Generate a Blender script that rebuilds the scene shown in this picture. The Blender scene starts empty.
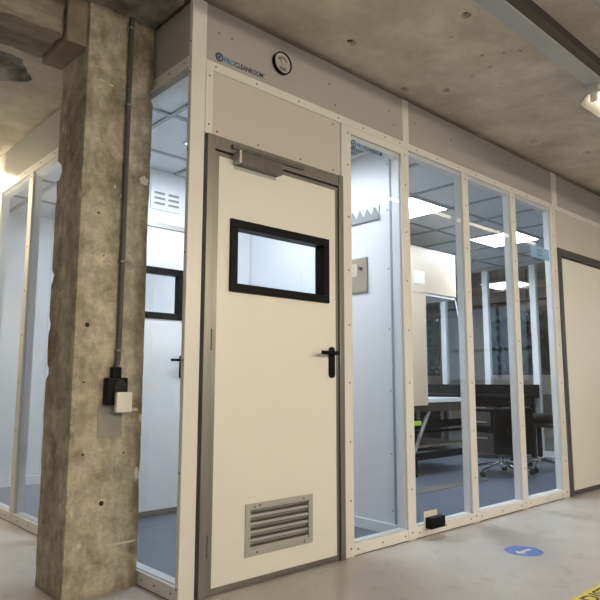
import bpy, bmesh, math, random
from mathutils import Vector, Matrix, noise
random.seed(7)
S = bpy.context.scene
C = S.collection
PI = math.pi

# ------------------------------------------------------------------ materials
def newmat(name):
    m = bpy.data.materials.new(name); m.use_nodes = True
    nt = m.node_tree
    return m, nt, nt.nodes['Principled BSDF'], nt.nodes['Material Output']

def plain(name, col, rough=0.5, metal=0.0, vary=0.0, scale=6.0, bump=0.0, bscale=60.0, spec=0.5, stretch=(1, 1, 1)):
    m, nt, b, out = newmat(name)
    b.inputs['Base Color'].default_value = (*col, 1); b.inputs['Roughness'].default_value = rough
    b.inputs['Metallic'].default_value = metal; b.inputs['Specular IOR Level'].default_value = spec
    tc = nt.nodes.new('ShaderNodeTexCoord'); mp = nt.nodes.new('ShaderNodeMapping')
    mp.inputs['Scale'].default_value = stretch
    nt.links.new(tc.outputs['Object'], mp.inputs['Vector'])
    if vary > 0:
        n = nt.nodes.new('ShaderNodeTexNoise'); n.inputs['Scale'].default_value = scale; n.inputs['Detail'].default_value = 5
        r = nt.nodes.new('ShaderNodeValToRGB')
        r.color_ramp.elements[0].position = .3; r.color_ramp.elements[1].position = .7
        r.color_ramp.elements[0].color = (*[c*(1-vary) for c in col], 1)
        r.color_ramp.elements[1].color = (*[min(1, c*(1+vary)) for c in col], 1)
        nt.links.new(mp.outputs['Vector'], n.inputs['Vector']); nt.links.new(n.outputs['Fac'], r.inputs['Fac'])
        nt.links.new(r.outputs['Color'], b.inputs['Base Color'])
    if bump > 0:
        n2 = nt.nodes.new('ShaderNodeTexNoise'); n2.inputs['Scale'].default_value = bscale; n2.inputs['Detail'].default_value = 3
        bp = nt.nodes.new('ShaderNodeBump'); bp.inputs['Strength'].default_value = bump; bp.inputs['Distance'].default_value = .01
        nt.links.new(mp.outputs['Vector'], n2.inputs['Vector']); nt.links.new(n2.outputs['Fac'], bp.inputs['Height'])
        nt.links.new(bp.outputs['Normal'], b.inputs['Normal'])
    return m

def emit(name, col, strength):
    m, nt, b, out = newmat(name)
    b.inputs['Base Color'].default_value = (*col, 1)
    b.inputs['Emission Color'].default_value = (*col, 1); b.inputs['Emission Strength'].default_value = strength
    return m

def glass(name, tint=(.93, .96, .97), refl=1.0, ior=1.5):
    m, nt, b, out = newmat(name)
    nt.nodes.remove(b)
    t = nt.nodes.new('ShaderNodeBsdfTransparent'); t.inputs['Color'].default_value = (*tint, 1)
    g = nt.nodes.new('ShaderNodeBsdfGlossy'); g.inputs['Roughness'].default_value = 0.02
    f = nt.nodes.new('ShaderNodeFresnel'); f.inputs['IOR'].default_value = ior
    ge = nt.nodes.new('ShaderNodeNewGeometry')
    s = nt.nodes.new('ShaderNodeMath'); s.operation = 'SUBTRACT'; s.inputs[0].default_value = refl
    mu = nt.nodes.new('ShaderNodeMath'); mu.operation = 'MULTIPLY'; mu.use_clamp = True
    mx = nt.nodes.new('ShaderNodeMixShader')
    L = nt.links
    L.new(ge.outputs['Backfacing'], s.inputs[1]); s.use_clamp = True
    L.new(f.outputs['Fac'], mu.inputs[0]); L.new(s.outputs[0], mu.inputs[1])
    L.new(mu.outputs[0], mx.inputs['Fac']); L.new(t.outputs[0], mx.inputs[1]); L.new(g.outputs[0], mx.inputs[2])
    L.new(mx.outputs[0], out.inputs['Surface'])
    return m

def concrete(name, c_lo, c_hi, streak=(9, 9, 0.7), rough=.85, bump=.35, plaster=0.0, plaster_col=(.55, .52, .46), pth=.60, mottle=0.0, edge=None):
    """cast concrete: board streaks, fine grain, pits and pale plaster smears"""
    m, nt, b, out = newmat(name); L = nt.links; N = nt.nodes.new
    b.inputs['Roughness'].default_value = rough; b.inputs['Specular IOR Level'].default_value = .25
    tc = N('ShaderNodeTexCoord')
    mp = N('ShaderNodeMapping'); mp.inputs['Scale'].default_value = streak; L.new(tc.outputs['Object'], mp.inputs['Vector'])
    n1 = N('ShaderNodeTexNoise'); n1.inputs['Scale'].default_value = 1.6; n1.inputs['Detail'].default_value = 8; n1.inputs['Roughness'].default_value = .65
    L.new(mp.outputs['Vector'], n1.inputs['Vector'])
    n2 = N('ShaderNodeTexNoise'); n2.inputs['Scale'].default_value = 3.2; n2.inputs['Detail'].default_value = 7; n2.inputs['Roughness'].default_value = .7
    L.new(tc.outputs['Object'], n2.inputs['Vector'])
    ad = N('ShaderNodeMath'); ad.operation = 'ADD'; L.new(n1.outputs['Fac'], ad.inputs[0]); L.new(n2.outputs['Fac'], ad.inputs[1])
    ha = N('ShaderNodeMath'); ha.operation = 'MULTIPLY'; ha.inputs[1].default_value = .5; L.new(ad.outputs[0], ha.inputs[0])
    r = N('ShaderNodeValToRGB'); e = r.color_ramp.elements
    e[0].position = .38; e[0].color = (*c_lo, 1); e[1].position = .60; e[1].color = (*c_hi, 1)
    L.new(ha.outputs[0], r.inputs['Fac'])
    col = r.outputs['Color']
    if plaster > 0:
        n3 = N('ShaderNodeTexNoise'); n3.inputs['Scale'].default_value = 5.5; n3.inputs['Detail'].default_value = 9; n3.inputs['Roughness'].default_value = .75
        n3.inputs['Distortion'].default_value = .6
        L.new(tc.outputs['Object'], n3.inputs['Vector'])
        r3 = N('ShaderNodeValToRGB'); r3.color_ramp.elements[0].position = pth; r3.color_ramp.elements[1].position = pth+.10
        r3.color_ramp.elements[0].color = (0, 0, 0, 1); r3.color_ramp.elements[1].color = (plaster,)*3 + (1,)
        L.new(n3.outputs['Fac'], r3.inputs['Fac'])
        mx = N('ShaderNodeMixRGB'); mx.inputs['Color2'].default_value = (*plaster_col, 1)
        L.new(r3.outputs['Color'], mx.inputs['Fac']); L.new(col, mx.inputs['Color1']); col = mx.outputs['Color']
    # small dark pits
    v = N('ShaderNodeTexVoronoi'); v.inputs['Scale'].default_value = 26; L.new(tc.outputs['Object'], v.inputs['Vector'])
    r4 = N('ShaderNodeValToRGB'); r4.color_ramp.elements[0].position = .04; r4.color_ramp.elements[1].position = .10
    r4.color_ramp.elements[0].color = (.45, .42, .38, 1); r4.color_ramp.elements[1].color = (1, 1, 1, 1)
    L.new(v.outputs['Distance'], r4.inputs['Fac'])
    mm = N('ShaderNodeMixRGB'); mm.blend_type = 'MULTIPLY'; mm.inputs['Fac'].default_value = .8
    L.new(col, mm.inputs['Color1']); L.new(r4.outputs['Color'], mm.inputs['Color2']); col = mm.outputs['Color']
    if mottle > 0:      # patchy grime at hand size
        n5 = N('ShaderNodeTexNoise'); n5.inputs['Scale'].default_value = 11; n5.inputs['Detail'].default_value = 10; n5.inputs['Roughness'].default_value = .8
        L.new(tc.outputs['Object'], n5.inputs['Vector'])
        r5 = N('ShaderNodeValToRGB'); r5.color_ramp.elements[0].position = .36; r5.color_ramp.elements[1].position = .60
        r5.color_ramp.elements[0].color = (.50, .46, .40, 1); r5.color_ramp.elements[1].color = (1.12, 1.12, 1.10, 1)
        L.new(n5.outputs['Fac'], r5.inputs['Fac'])
        m5 = N('ShaderNodeMixRGB'); m5.blend_type = 'MULTIPLY'; m5.inputs['Fac'].default_value = mottle
        L.new(col, m5.inputs['Color1']); L.new(r5.outputs['Color'], m5.inputs['Color2']); col = m5.outputs['Color']
    if edge is not None:   # darker stained board strip along one arris
        sx = N('ShaderNodeSeparateXYZ'); L.new(tc.outputs['Object'], sx.inputs['Vector'])
        n6 = N('ShaderNodeTexNoise'); n6.inputs['Scale'].default_value = 4; n6.inputs['Detail'].default_value = 6; L.new(tc.outputs['Object'], n6.inputs['Vector'])
        a6 = N('ShaderNodeMath'); a6.operation = 'MULTIPLY_ADD'; a6.inputs[1].default_value = .12; L.new(n6.outputs['Fac'], a6.inputs[0]); L.new(sx.outputs['X'], a6.inputs[2])
        r6 = N('ShaderNodeMapRange'); r6.inputs['From Min'].default_value = edge; r6.inputs['From Max'].default_value = edge+.035
        L.new(a6.outputs[0], r6.inputs['Value'])
        m6 = N('ShaderNodeMixRGB'); m6.blend_type = 'MULTIPLY'; m6.inputs['Color2'].default_value = (.70, .66, .57, 1)
        L.new(r6.outputs['Result'], m6.inputs['Fac']); L.new(col, m6.inputs['Color1']); col = m6.outputs['Color']
    L.new(col, b.inputs['Base Color'])
    bp = N('ShaderNodeBump'); bp.inputs['Strength'].default_value = bump; bp.inputs['Distance'].default_value = .02
    L.new(ha.outputs[0], bp.inputs['Height']); L.new(bp.outputs['Normal'], b.inputs['Normal'])
    return m

M = {}
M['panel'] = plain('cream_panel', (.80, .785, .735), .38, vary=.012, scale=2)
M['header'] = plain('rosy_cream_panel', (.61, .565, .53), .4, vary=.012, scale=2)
M['profile'] = plain('cream_aluminium_profile', (.76, .75, .71), .35)
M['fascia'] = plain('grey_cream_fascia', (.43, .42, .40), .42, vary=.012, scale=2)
M['white'] = plain('white_cleanroom_panel', (.82, .83, .85), .35, vary=.01, scale=2)
M['whitewall'] = plain('white_hall_plaster', (.62, .58, .52), .8, vary=.06, scale=3)
M['ceiltile'] = plain('metal_ceiling_tile', (.66, .71, .77), .35, vary=.03, scale=3)
M['ceilbar'] = plain('grey_ceiling_bar', (.34, .38, .43), .4)
M['steel'] = plain('brushed_steel', (.24, .23, .21), .42, metal=.85, vary=.10, scale=5, stretch=(14, 14, .6))
M['steel_dark'] = plain('dark_brushed_steel', (.17, .16, .145), .4, metal=.8, vary=.10, scale=5, stretch=(14, 14, .6))
M['chrome'] = plain('polished_chrome', (.80, .81, .83), .12, metal=1)
M['alu'] = plain('satin_aluminium', (.50, .49, .46), .42, metal=.6)
M['black'] = plain('black_plastic', (.006, .006, .007), .45, spec=.12)
M['blackmat'] = plain('black_rubber', (.009, .009, .010), .7)
M['screw'] = plain('dark_screw_head', (.17, .155, .13), .5, metal=.3)
M['glass'] = glass('clear_acrylic', (.93, .955, .97), 1.0, 1.45)
M['glass_window'] = glass('window_glass', (.80, .86, .90), 1.0, 1.5)
M['glass_door'] = glass('door_glass', (.87, .905, .935), 1.0, 1.45)
M['column'] = concrete('old_column_concrete', (.255, .22, .165), (.61, .555, .455), streak=(4.5, 4.5, 1.1), plaster=.7, plaster_col=(.64, .58, .475), bump=.4, pth=.54, mottle=.85, edge=.0)
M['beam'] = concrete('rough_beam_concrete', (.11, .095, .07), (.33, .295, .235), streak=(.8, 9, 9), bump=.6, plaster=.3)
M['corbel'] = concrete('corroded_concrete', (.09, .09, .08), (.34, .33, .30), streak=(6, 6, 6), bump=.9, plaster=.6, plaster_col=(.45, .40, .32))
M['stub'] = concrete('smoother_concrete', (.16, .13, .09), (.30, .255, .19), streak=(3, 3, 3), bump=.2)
M['patch'] = concrete('broken_plaster', (.12, .12, .11), (.40, .39, .36), streak=(4, 4, 4), bump=.9)
M['smooth'] = plain('smooth_cement_patch', (.33, .31, .275), .8, vary=.10, scale=12)
M['paint'] = plain('pale_filler', (.62, .58, .48), .8, vary=.06, scale=15)
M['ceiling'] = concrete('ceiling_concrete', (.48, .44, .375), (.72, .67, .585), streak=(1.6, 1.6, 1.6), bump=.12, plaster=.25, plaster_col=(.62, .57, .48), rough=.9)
M['vinyl'] = plain('blue_vinyl', (.125, .150, .205), .28, vary=.05, scale=3)
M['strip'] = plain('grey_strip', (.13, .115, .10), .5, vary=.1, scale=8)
M['blue'] = plain('blue_sticker_vinyl', (.10, .20, .62), .4)
M['bluetext'] = plain('mid_blue_print', (.05, .20, .48), .4)
M['navy'] = plain('navy_print', (.02, .035, .10), .4)
M['paleblue'] = plain('pale_blue_plastic', (.42, .66, 1.0), .3)
M['yellow'] = plain('yellow_tape', (.85, .70, .06), .4)
M['ink'] = plain('black_print', (.02, .018, .015), .5)
M['tan'] = plain('tan_sheet', (.36, .30, .235), .5, vary=.08, scale=5)
M['beige'] = plain('beige_metal', (.60, .50, .385), .4, vary=.015, scale=3)
M['wood'] = plain('pale_timber', (.52, .38, .24), .6, vary=.2, scale=8, stretch=(6, .6, 6))
M['brownpipe'] = plain('brown_pipe_lagging', (.22, .17, .14), .5, vary=.15, scale=4)
M['trunk'] = plain('blue_grey_trunking', (.42, .45, .48), .35, metal=.2)
M['trunk_side'] = plain('lamp_housing', (.55, .53, .48), .45)
M['lip'] = plain('dark_trunking_side', (.07, .06, .05), .5)
M['reflector'] = plain('grey_reflector', (.24, .23, .21), .5)
M['darkwall'] = plain('darkened_hall_wall', (.16, .135, .115), .8, vary=.2, scale=4)  # unseen back wall, coloured dark to weaken its reflection in the glass
M['conduit'] = plain('grey_conduit', (.085, .082, .074), .5)
M['whiteplastic'] = plain('white_plastic', (.80, .77, .70), .4)
M['green'] = plain('lime_green_tape', (.42, .60, .10), .5)
M['darkframe'] = plain('dark_window_frame', (.045, .05, .055), .5)
M['midgrey'] = plain('mid_grey_metal', (.30, .31, .32), .5)
M['darkwood'] = plain('dark_brown_board', (.060, .048, .038), .4, vary=.15, scale=5)
M['greymetal'] = plain('grey_metal', (.24, .24, .24), .45, metal=.3)
M['leaf'] = plain('dark_leaves', (.055, .13, .075), .6, vary=.5, scale=1.5)
M['bark'] = plain('tree_bark', (.10, .075, .05), .9, vary=.3, scale=8)
M['ground'] = plain('outdoor_ground', (.18, .18, .15), .9, vary=.2, scale=.6)
M['face'] = plain('dial_face', (.50, .49, .47), .35)
M['led'] = emit('led_diffuser', (.86, .93, 1.0), 42.0)
M['led_hall'] = emit('hall_led_diffuser', (.88, .94, 1.0), 3.0)
M['tube'] = emit('fluorescent_tube', (1.0, .84, .60), 520.0)
M['tube_bare'] = emit('bare_hall_tube', (1.0, .84, .60), 240.0)
M['tube_near'] = emit('older_fluorescent_tube', (1.0, .87, .66), 9.0)
M['tube_fill'] = emit('added_fill_tube', (1.0, .84, .58), 70.0)  # tube of the added batten behind the beam
M['led_gown'] = emit('middle_led_diffuser', (.86, .92, 1.0), 33.0)
M['led_soft'] = emit('soft_led_diffuser', (.84, .90, 1.0), 13.0)
M['tube_side'] = emit('bare_fluorescent_tube', (1.0, .85, .60), 200.0)

# polished floor with stains and slightly varied gloss
m, nt, b, out = newmat('polished_concrete'); L = nt.links; N = nt.nodes.new
tc = N('ShaderNodeTexCoord')
n1 = N('ShaderNodeTexNoise'); n1.inputs['Scale'].default_value = 1.1; n1.inputs['Detail'].default_value = 9; n1.inputs['Roughness'].default_value = .62
L.new(tc.outputs['Object'], n1.inputs['Vector'])
r = N('ShaderNodeValToRGB'); r.color_ramp.elements[0].position = .32; r.color_ramp.elements[1].position = .66
r.color_ramp.elements[0].color = (.42, .405, .385, 1); r.color_ramp.elements[1].color = (.57, .555, .54, 1)
L.new(n1.outputs['Fac'], r.inputs['Fac'])
n2 = N('ShaderNodeTexNoise'); n2.inputs['Scale'].default_value = 6; n2.inputs['Detail'].default_value = 6; n2.inputs['Distortion'].default_value = 1.2
L.new(tc.outputs['Object'], n2.inputs['Vector'])
r2 = N('ShaderNodeValToRGB'); r2.color_ramp.elements[0].position = .28; r2.color_ramp.elements[1].position = .45
r2.color_ramp.elements[0].color = (.80, .77, .72, 1); r2.color_ramp.elements[1].color = (1, 1, 1, 1)
L.new(n2.outputs['Fac'], r2.inputs['Fac'])
mm = N('ShaderNodeMixRGB'); mm.blend_type = 'MULTIPLY'; mm.inputs['Fac'].default_value = .8
L.new(r.outputs['Color'], mm.inputs['Color1']); L.new(r2.outputs['Color'], mm.inputs['Color2'])
L.new(mm.outputs['Color'], b.inputs['Base Color'])
mr = N('ShaderNodeMapRange'); mr.inputs['To Min'].default_value = .22; mr.inputs['To Max'].default_value = .42
L.new(n1.outputs['Fac'], mr.inputs['Value']); L.new(mr.outputs['Result'], b.inputs['Roughness'])
M['floor'] = m

# ------------------------------------------------------------------ builders
ORG = {}
def org(p):
    return ORG.get(p, Vector((0, 0, 0))) if p else Vector((0, 0, 0))

def link(name, me, mat, parent=None):
    o = bpy.data.objects.new(name, me); C.objects.link(o)
    if mat and not me.materials: me.materials.append(M[mat] if isinstance(mat, str) else mat)
    if parent: o.parent = parent; ORG[o] = org(parent)
    return o

def tag(o, label=None, cat=None, group=None, kind=None):
    if label: o['label'] = label
    if cat: o['category'] = cat
    if group: o['group'] = group
    if kind: o['kind'] = kind
    return o

def empty(name, loc, label, cat, group=None, kind=None):
    o = bpy.data.objects.new(name, None); C.objects.link(o); o.location = loc
    o.empty_display_size = .05
    ORG[o] = Vector(loc); tag(o, label, cat, group, kind)
    return o

def from_bm(name, bm, mat, parent=None, smooth=False):
    bmesh.ops.recalc_face_normals(bm, faces=bm.faces)
    me = bpy.data.meshes.new(name)
    off = org(parent)
    if off.length > 0: bmesh.ops.translate(bm, verts=bm.verts, vec=-off)
    if smooth:
        for f in bm.faces: f.smooth = True
    bm.to_mesh(me); bm.free()
    return link(name, me, mat, parent)

def add_box(bm, x0, x1, y0, y1, z0, z1, bev=0.0, rot=None, piv=None, seg=2):
    t = bmesh.new()
    bmesh.ops.create_cube(t, size=1)
    for v in t.verts:
        v.co = Vector(((x0+x1)/2 + v.co.x*(x1-x0), (y0+y1)/2 + v.co.y*(y1-y0), (z0+z1)/2 + v.co.z*(z1-z0)))
    if bev > 0:
        bmesh.ops.bevel(t, geom=t.edges[:], offset=bev, segments=seg, affect='EDGES', profile=.6)
    if rot is not None:
        c = piv if piv is not None else Vector(((x0+x1)/2, (y0+y1)/2, (z0+z1)/2))
        bmesh.ops.rotate(t, verts=t.verts, cent=c, matrix=rot)
    merge(bm, t)

def merge(bm, t):
    me = bpy.data.meshes.new('tmp'); t.to_mesh(me); t.free(); bm.from_mesh(me); bpy.data.meshes.remove(me)

def add_tube(bm, pts, r, n=12, r1=None):
    """swept round tube along a polyline, with end caps"""
    pts = [Vector(p) for p in pts]; rings = []
    for i, p in enumerate(pts):
        d = (pts[min(i+1, len(pts)-1)] - pts[max(i-1, 0)]).normalized()
        a = d.orthogonal().normalized() if i == 0 else (a - d*a.dot(d)).normalized()
        bb = d.cross(a)
        rr = r if r1 is None else r + (r1-r)*i/(len(pts)-1)
        rings.append([bm.verts.new(p + (a*math.cos(2*PI*k/n) + bb*math.sin(2*PI*k/n))*rr) for k in range(n)])
    for i in range(len(rings)-1):
        for k in range(n):
            bm.faces.new((rings[i][k], rings[i][(k+1) % n], rings[i+1][(k+1) % n], rings[i+1][k]))
    bm.faces.new(rings[0][::-1]); bm.faces.new(rings[-1])

def add_lathe(bm, prof, c, axis='Z', n=32):
    """revolve (radius, height) profile about an axis through c"""
    c = Vector(c); rings = []
    for (r, h) in prof:
        ring = []
        for k in range(n):
            a = 2*PI*k/n; u, v = r*math.cos(a), r*math.sin(a)
            p = {'Z': Vector((u, v, h)), 'Y': Vector((u, h, v)), 'X': Vector((h, u, v))}[axis]
            ring.append(bm.verts.new(c+p))
        rings.append(ring)
    for i in range(len(rings)-1):
        for k in range(n):
            bm.faces.new((rings[i][k], rings[i][(k+1) % n], rings[i+1][(k+1) % n], rings[i+1][k]))
    bm.faces.new(rings[0][::-1]); bm.faces.new(rings[-1])

def box(name, x0, x1, y0, y1, z0, z1, mat, parent=None, bev=0.0):
    bm = bmesh.new(); add_box(bm, x0, x1, y0, y1, z0, z1, bev)
    return from_bm(name, bm, mat, parent)

def boxes(name, lst, mat, parent=None, bev=0.0):
    bm = bmesh.new()
    for q in lst: add_box(bm, *q, bev)
    return from_bm(name, bm, mat, parent)

def tube(name, pts, r, mat, parent=None, n=12, r1=None):
    bm = bmesh.new(); add_tube(bm, pts, r, n, r1)
    return from_bm(name, bm, mat, parent, smooth=False)

def lathe(name, prof, c, mat, parent=None, axis='Z', n=32):
    bm = bmesh.new(); add_lathe(bm, prof, c, axis, n)
    return from_bm(name, bm, mat, parent)

def frame_boxes(x0, x1, z0, z1, w, y0, y1):
    """four bars of a rectangular frame in the XZ plane"""
    return [(x0, x1, y0, y1, z1-w, z1), (x0, x1, y0, y1, z0, z0+w), (x0, x0+w, y0, y1, z0+w, z1-w), (x1-w, x1, y0, y1, z0+w, z1-w)]

def rough_box(name, x0, x1, y0, y1, z0, z1, step, amp, chip, mat, parent=None, dents=(), freq=3.0, keep_top=False):
    """box with a lattice surface, noisy faces and knocked-off arrises"""
    nx = max(1, round((x1-x0)/step)); ny = max(1, round((y1-y0)/step)); nz = max(1, round((z1-z0)/step))
    bm = bmesh.new(); V = {}
    cx, cy = (x0+x1)/2, (y0+y1)/2; cz = (z0+z1)/2
    def vert(i, j, k):
        key = (i, j, k)
        if key in V: return V[key]
        p = Vector((x0+(x1-x0)*i/nx, y0+(y1-y0)*j/ny, z0+(z1-z0)*k/nz))
        q = p.copy()
        q += noise.noise_vector(p*freq*2.2)*amp + noise.noise_vector(p*freq*9)*amp*.5
        ex, ey, ez = i in (0, nx), j in (0, ny), k in (0, nz)
        if ex + ey + ez >= 2:
            e = max(0, noise.noise(p*7.0+Vector((3, 1, 2)))+.15)**1.5 * chip + .0025
            e += max(0, noise.noise(p*23.0)) * chip*.35
            if ex: q.x += e if i == 0 else -e
            if ey: q.y += e if j == 0 else -e
            if ez and not keep_top: q.z += e if k == 0 else -e
        for (dp, rad, dv) in dents:
            d = (p-Vector(dp)).length
            if d < rad: q += Vector(dv)*(1-(d/rad)**2)**2*(0.7+.6*noise.noise(p*40))
        V[key] = bm.verts.new(q); return V[key]
    def quad(a, b_, c, d): bm.faces.new((vert(*a), vert(*b_), vert(*c), vert(*d)))
    for i in range(nx):
        for j in range(ny):
            for k in (0, nz): quad((i, j, k), (i+1, j, k), (i+1, j+1, k), (i, j+1, k))
    for i in range(nx):
        for k in range(nz):
            for j in (0, ny): quad((i, j, k), (i+1, j, k), (i+1, j, k+1), (i, j, k+1))
    for j in range(ny):
        for k in range(nz):
            for i in (0, nx): quad((i, j, k), (i, j+1, k), (i, j+1, k+1), (i, j, k+1))
    return from_bm(name, bm, mat, parent)

def text(name, s, mat, parent, origin, width, height, facing='front', thick=.0006):
    """solid lettering from the built-in font; fits width x height"""
    cu = bpy.data.curves.new(name, 'FONT'); cu.body = s; cu.extrude = .01; cu.offset = .022
    o = bpy.data.objects.new('tmp_text', cu); C.objects.link(o)
    dg = bpy.context.evaluated_depsgraph_get(); me = bpy.data.meshes.new_from_object(o.evaluated_get(dg))
    bpy.data.objects.remove(o); bpy.data.curves.remove(cu)
    xs = [v.co.x for v in me.vertices]; ys = [v.co.y for v in me.vertices]
    sx = width/(max(xs)-min(xs)); sy = height/(max(ys)-min(ys)); x0, y0 = min(xs), min(ys)
    og = Vector(origin) - org(parent)
    for v in me.vertices:
        a, h, t = (v.co.x-x0)*sx, (v.co.y-y0)*sy, (v.co.z)/.01*thick
        if facing == 'front': v.co = og + Vector((a, -t, h))
        else: v.co = og + Vector((a, h, t))
    me.name = name
    me.materials.clear()
    return link(name, me, mat, parent)

# a single screw head mesh, copied as parts
bm = bmesh.new(); add_lathe(bm, [(.0, -.0025), (.0035, -.0025), (.0052, -.0010), (.0052, .001), (0.0, .001)], (0, 0, 0), 'Y', 10)
SCREW_F = from_bm('screw_front', bm, 'screw').data
bm = bmesh.new(); add_lathe(bm, [(.0, -.0025), (.0035, -.0025), (.0052, -.0010), (.0052, .001), (0.0, .001)], (0, 0, 0), 'X', 10)
SCREW_S = from_bm('screw_side', bm, 'screw').data
for nm in ('screw_front', 'screw_side'): bpy.data.objects.remove(bpy.data.objects[nm])
def screws(parent, pts, side='F'):
    for p in pts:
        o = link('screw', SCREW_F if side == 'F' else SCREW_S, None, parent); o.location = Vector(p)-org(parent)

# ------------------------------------------------------------------ hall shell
HX0, HX1, HY0, HY1, HZ = -6.0, 9.5, -7.0, 7.5, 2.87
tag(box('floor', HX0-.2, HX1+.2, HY0-.2, HY1+.2, -.12, 0, 'floor'), 'grey beige polished concrete floor of the hall', 'floor', kind='structure')

def wall_open(name, axis, pos, th, a0, a1, z0, z1, opens, mat, label):
    """wall slab with rectangular openings; axis 'X' = wall normal along X"""
    lst = []
    def put(s0, s1, b0, b1):
        if s1-s0 > 1e-4 and b1-b0 > 1e-4:
            lst.append((pos, pos+th, s0, s1, b0, b1) if axis == 'X' else (s0, s1, pos, pos+th, b0, b1))
    cur = a0
    for (s0, s1, b0, b1) in sorted(opens):
        put(cur, s0, z0, z1); put(s0, s1, z0, b0); put(s0, s1, b1, z1); cur = s1
    put(cur, a1, z0, z1)
    return tag(boxes(name, lst, mat), label, 'wall', kind='structure')

far_open = [(-5.2, -3.2, .95, 2.5), (-2.2, -.2, .95, 2.5), (2.35, 4.12, 1.10, 2.52), (5.2, 6.9, 1.10, 2.6)]
wall_open('wall_right', 'X', HX1, .2, HY0, HY1, 0, HZ, far_open, 'whitewall', 'plastered hall wall with dark framed windows beyond the cleanroom')
back_open = [(-5, -2.4, .9, 2.6), (-1.6, 1.0, .9, 2.6), (1.8, 4.4, .9, 2.6), (5.2, 7.8, .9, 2.6)]
wall_open('wall_back', 'Y', HY0-.2, .2, HX0, HX1, 0, HZ, back_open, 'darkwall', 'darkened hall wall with tall windows facing the cleanroom front')
left_open = [(-5.6, -3.2, .9, 2.6), (3.6, 6.2, .9, 2.6)]
wall_open('wall_left', 'X', HX0-.2, .2, HY0, HY1, 0, HZ, left_open, 'whitewall', 'plastered hall wall at the end of the concrete beam')
wall_open('wall_rear', 'Y', HY1, .2, HX0, HX1, 0, HZ, [], 'whitewall', 'plain plastered hall wall behind the cleanroom')

wn = [0]
def hall_window(axis, pos, s0, s1, b0, b1, nm, label):
    wn[0] += 1
    mid = (s0+s1)/2
    loc = (pos, mid, b0) if axis == 'X' else (mid, pos, b0)
    w = empty(f'window_{20+wn[0]}', loc, label, 'window', kind='structure')
    def bx(a0, a1, z0, z1, d):
        return (pos-d, pos+d, a0, a1, z0, z1) if axis == 'X' else (a0, a1, pos-d, pos+d, z0, z1)
    fr = [bx(s0, s1, b0, b0+.06, .03), bx(s0, s1, b1-.06, b1, .03), bx(s0, s0+.06, b0, b1, .03), bx(s1-.06, s1, b0, b1, .03)]
    boxes('frame', fr, 'darkframe', w)
    for k in range(1, nm+1):
        a = s0+(s1-s0)*k/(nm+1)
        boxes('mullion', [bx(a-.02, a+.02, b0+.06, b1-.06, .02)], 'darkframe', w)
    zt = b0+(b1-b0)*.42
    boxes('transom', [bx(s0+.06, s1-.06, zt-.03, zt+.03, .021)], 'darkframe', w)
    boxes('pane', [bx(s0+.05, s1-.05, b0+.05, b1-.05, .004)], 'glass_window', w)
names_far = ['dark framed hall window in the far wall nearest the hall corner', 'dark framed hall window in the far wall beside the door end of the cleanroom',
             'dark framed hall window with trees seen through the glass end wall', 'dark framed hall window seen through the side of the flow bench']
for (s0, s1, b0, b1), l in zip(far_open, names_far): hall_window('X', HX1+.1, s0, s1, b0, b1, 2, l)
for k, (s0, s1, b0, b1) in enumerate(back_open):
    hall_window('Y', HY0-.1, s0, s1, b0, b1, 2, 'dark framed window in the hall wall facing the cleanroom, ' + ['first', 'second', 'third', 'fourth'][k] + ' from the beam end')
for k, (s0, s1, b0, b1) in enumerate(left_open):
    hall_window('X', HX0-.1, s0, s1, b0, b1, 2, ['dark framed window in the beam end wall near the front', 'dark framed window in the beam end wall behind the beam'][k])

# ceiling slab with drilled anchor holes
bm = bmesh.new(); add_box(bm, HX0-.2, HX1+.2, HY0-.2, HY1+.2, HZ, HZ+.25)
ceil = from_bm('ceiling', bm, 'ceiling')
holes = [(.929, -.183, .030), (1.613, -.035, .028), (1.816, -.224, .026), (3.067, -.194, .034), (3.641, -.37, .03), (1.177, -.783, .026),
         (1.776, -.445, .014), (1.754, -.494, .012), (1.823, -1.04, .018), (1.667, -.72, .010), (1.298, -.61, .012), (1.758, -.582, .010),
         (1.60, -.62, .009), (1.72, -.80, .010), (2.0, -.52, .010), (2.35, -.62, .012), (.55, -.9, .02), (2.62, -1.5, .02)]
bm = bmesh.new()
for i, (x, y, r_) in enumerate(holes):
    prof = [(0, HZ-.02), (r_*1.25, HZ-.02), (r_*1.25, HZ+.001), (r_*.75, HZ+.012), (r_*.6, HZ+.13), (0, HZ+.13)]
    add_lathe(bm, prof, (x, y, 0), 'Z', 9)
bmesh.ops.recalc_face_normals(bm, faces=bm.faces)
cm = bpy.data.meshes.new('cut'); bm.to_mesh(cm); bm.free()
cut = bpy.data.objects.new('cut', cm); C.objects.link(cut)
md = ceil.modifiers.new('b', 'BOOLEAN'); md.operation = 'DIFFERENCE'; md.object = cut; md.solver = 'EXACT'
dg = bpy.context.evaluated_depsgraph_get(); dg.update()
me2 = bpy.data.meshes.new_from_object(ceil.evaluated_get(dg)); ceil.modifiers.clear(); ceil.data = me2
bpy.data.objects.remove(cut)
for (x, y, r_) in holes:
    if r_ > .017: lathe('hole_shade_cap', [(0, HZ+.02), (r_*.66, HZ+.02), (r_*.66, HZ+.06), (0, HZ+.06)], (x, y, 0), 'blackmat', ceil, 'Z', 14)  # black caps paint the shade inside the larger holes
tag(ceil, 'stained raw concrete ceiling with drill holes above the cleanroom', 'ceiling', kind='structure')
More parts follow.
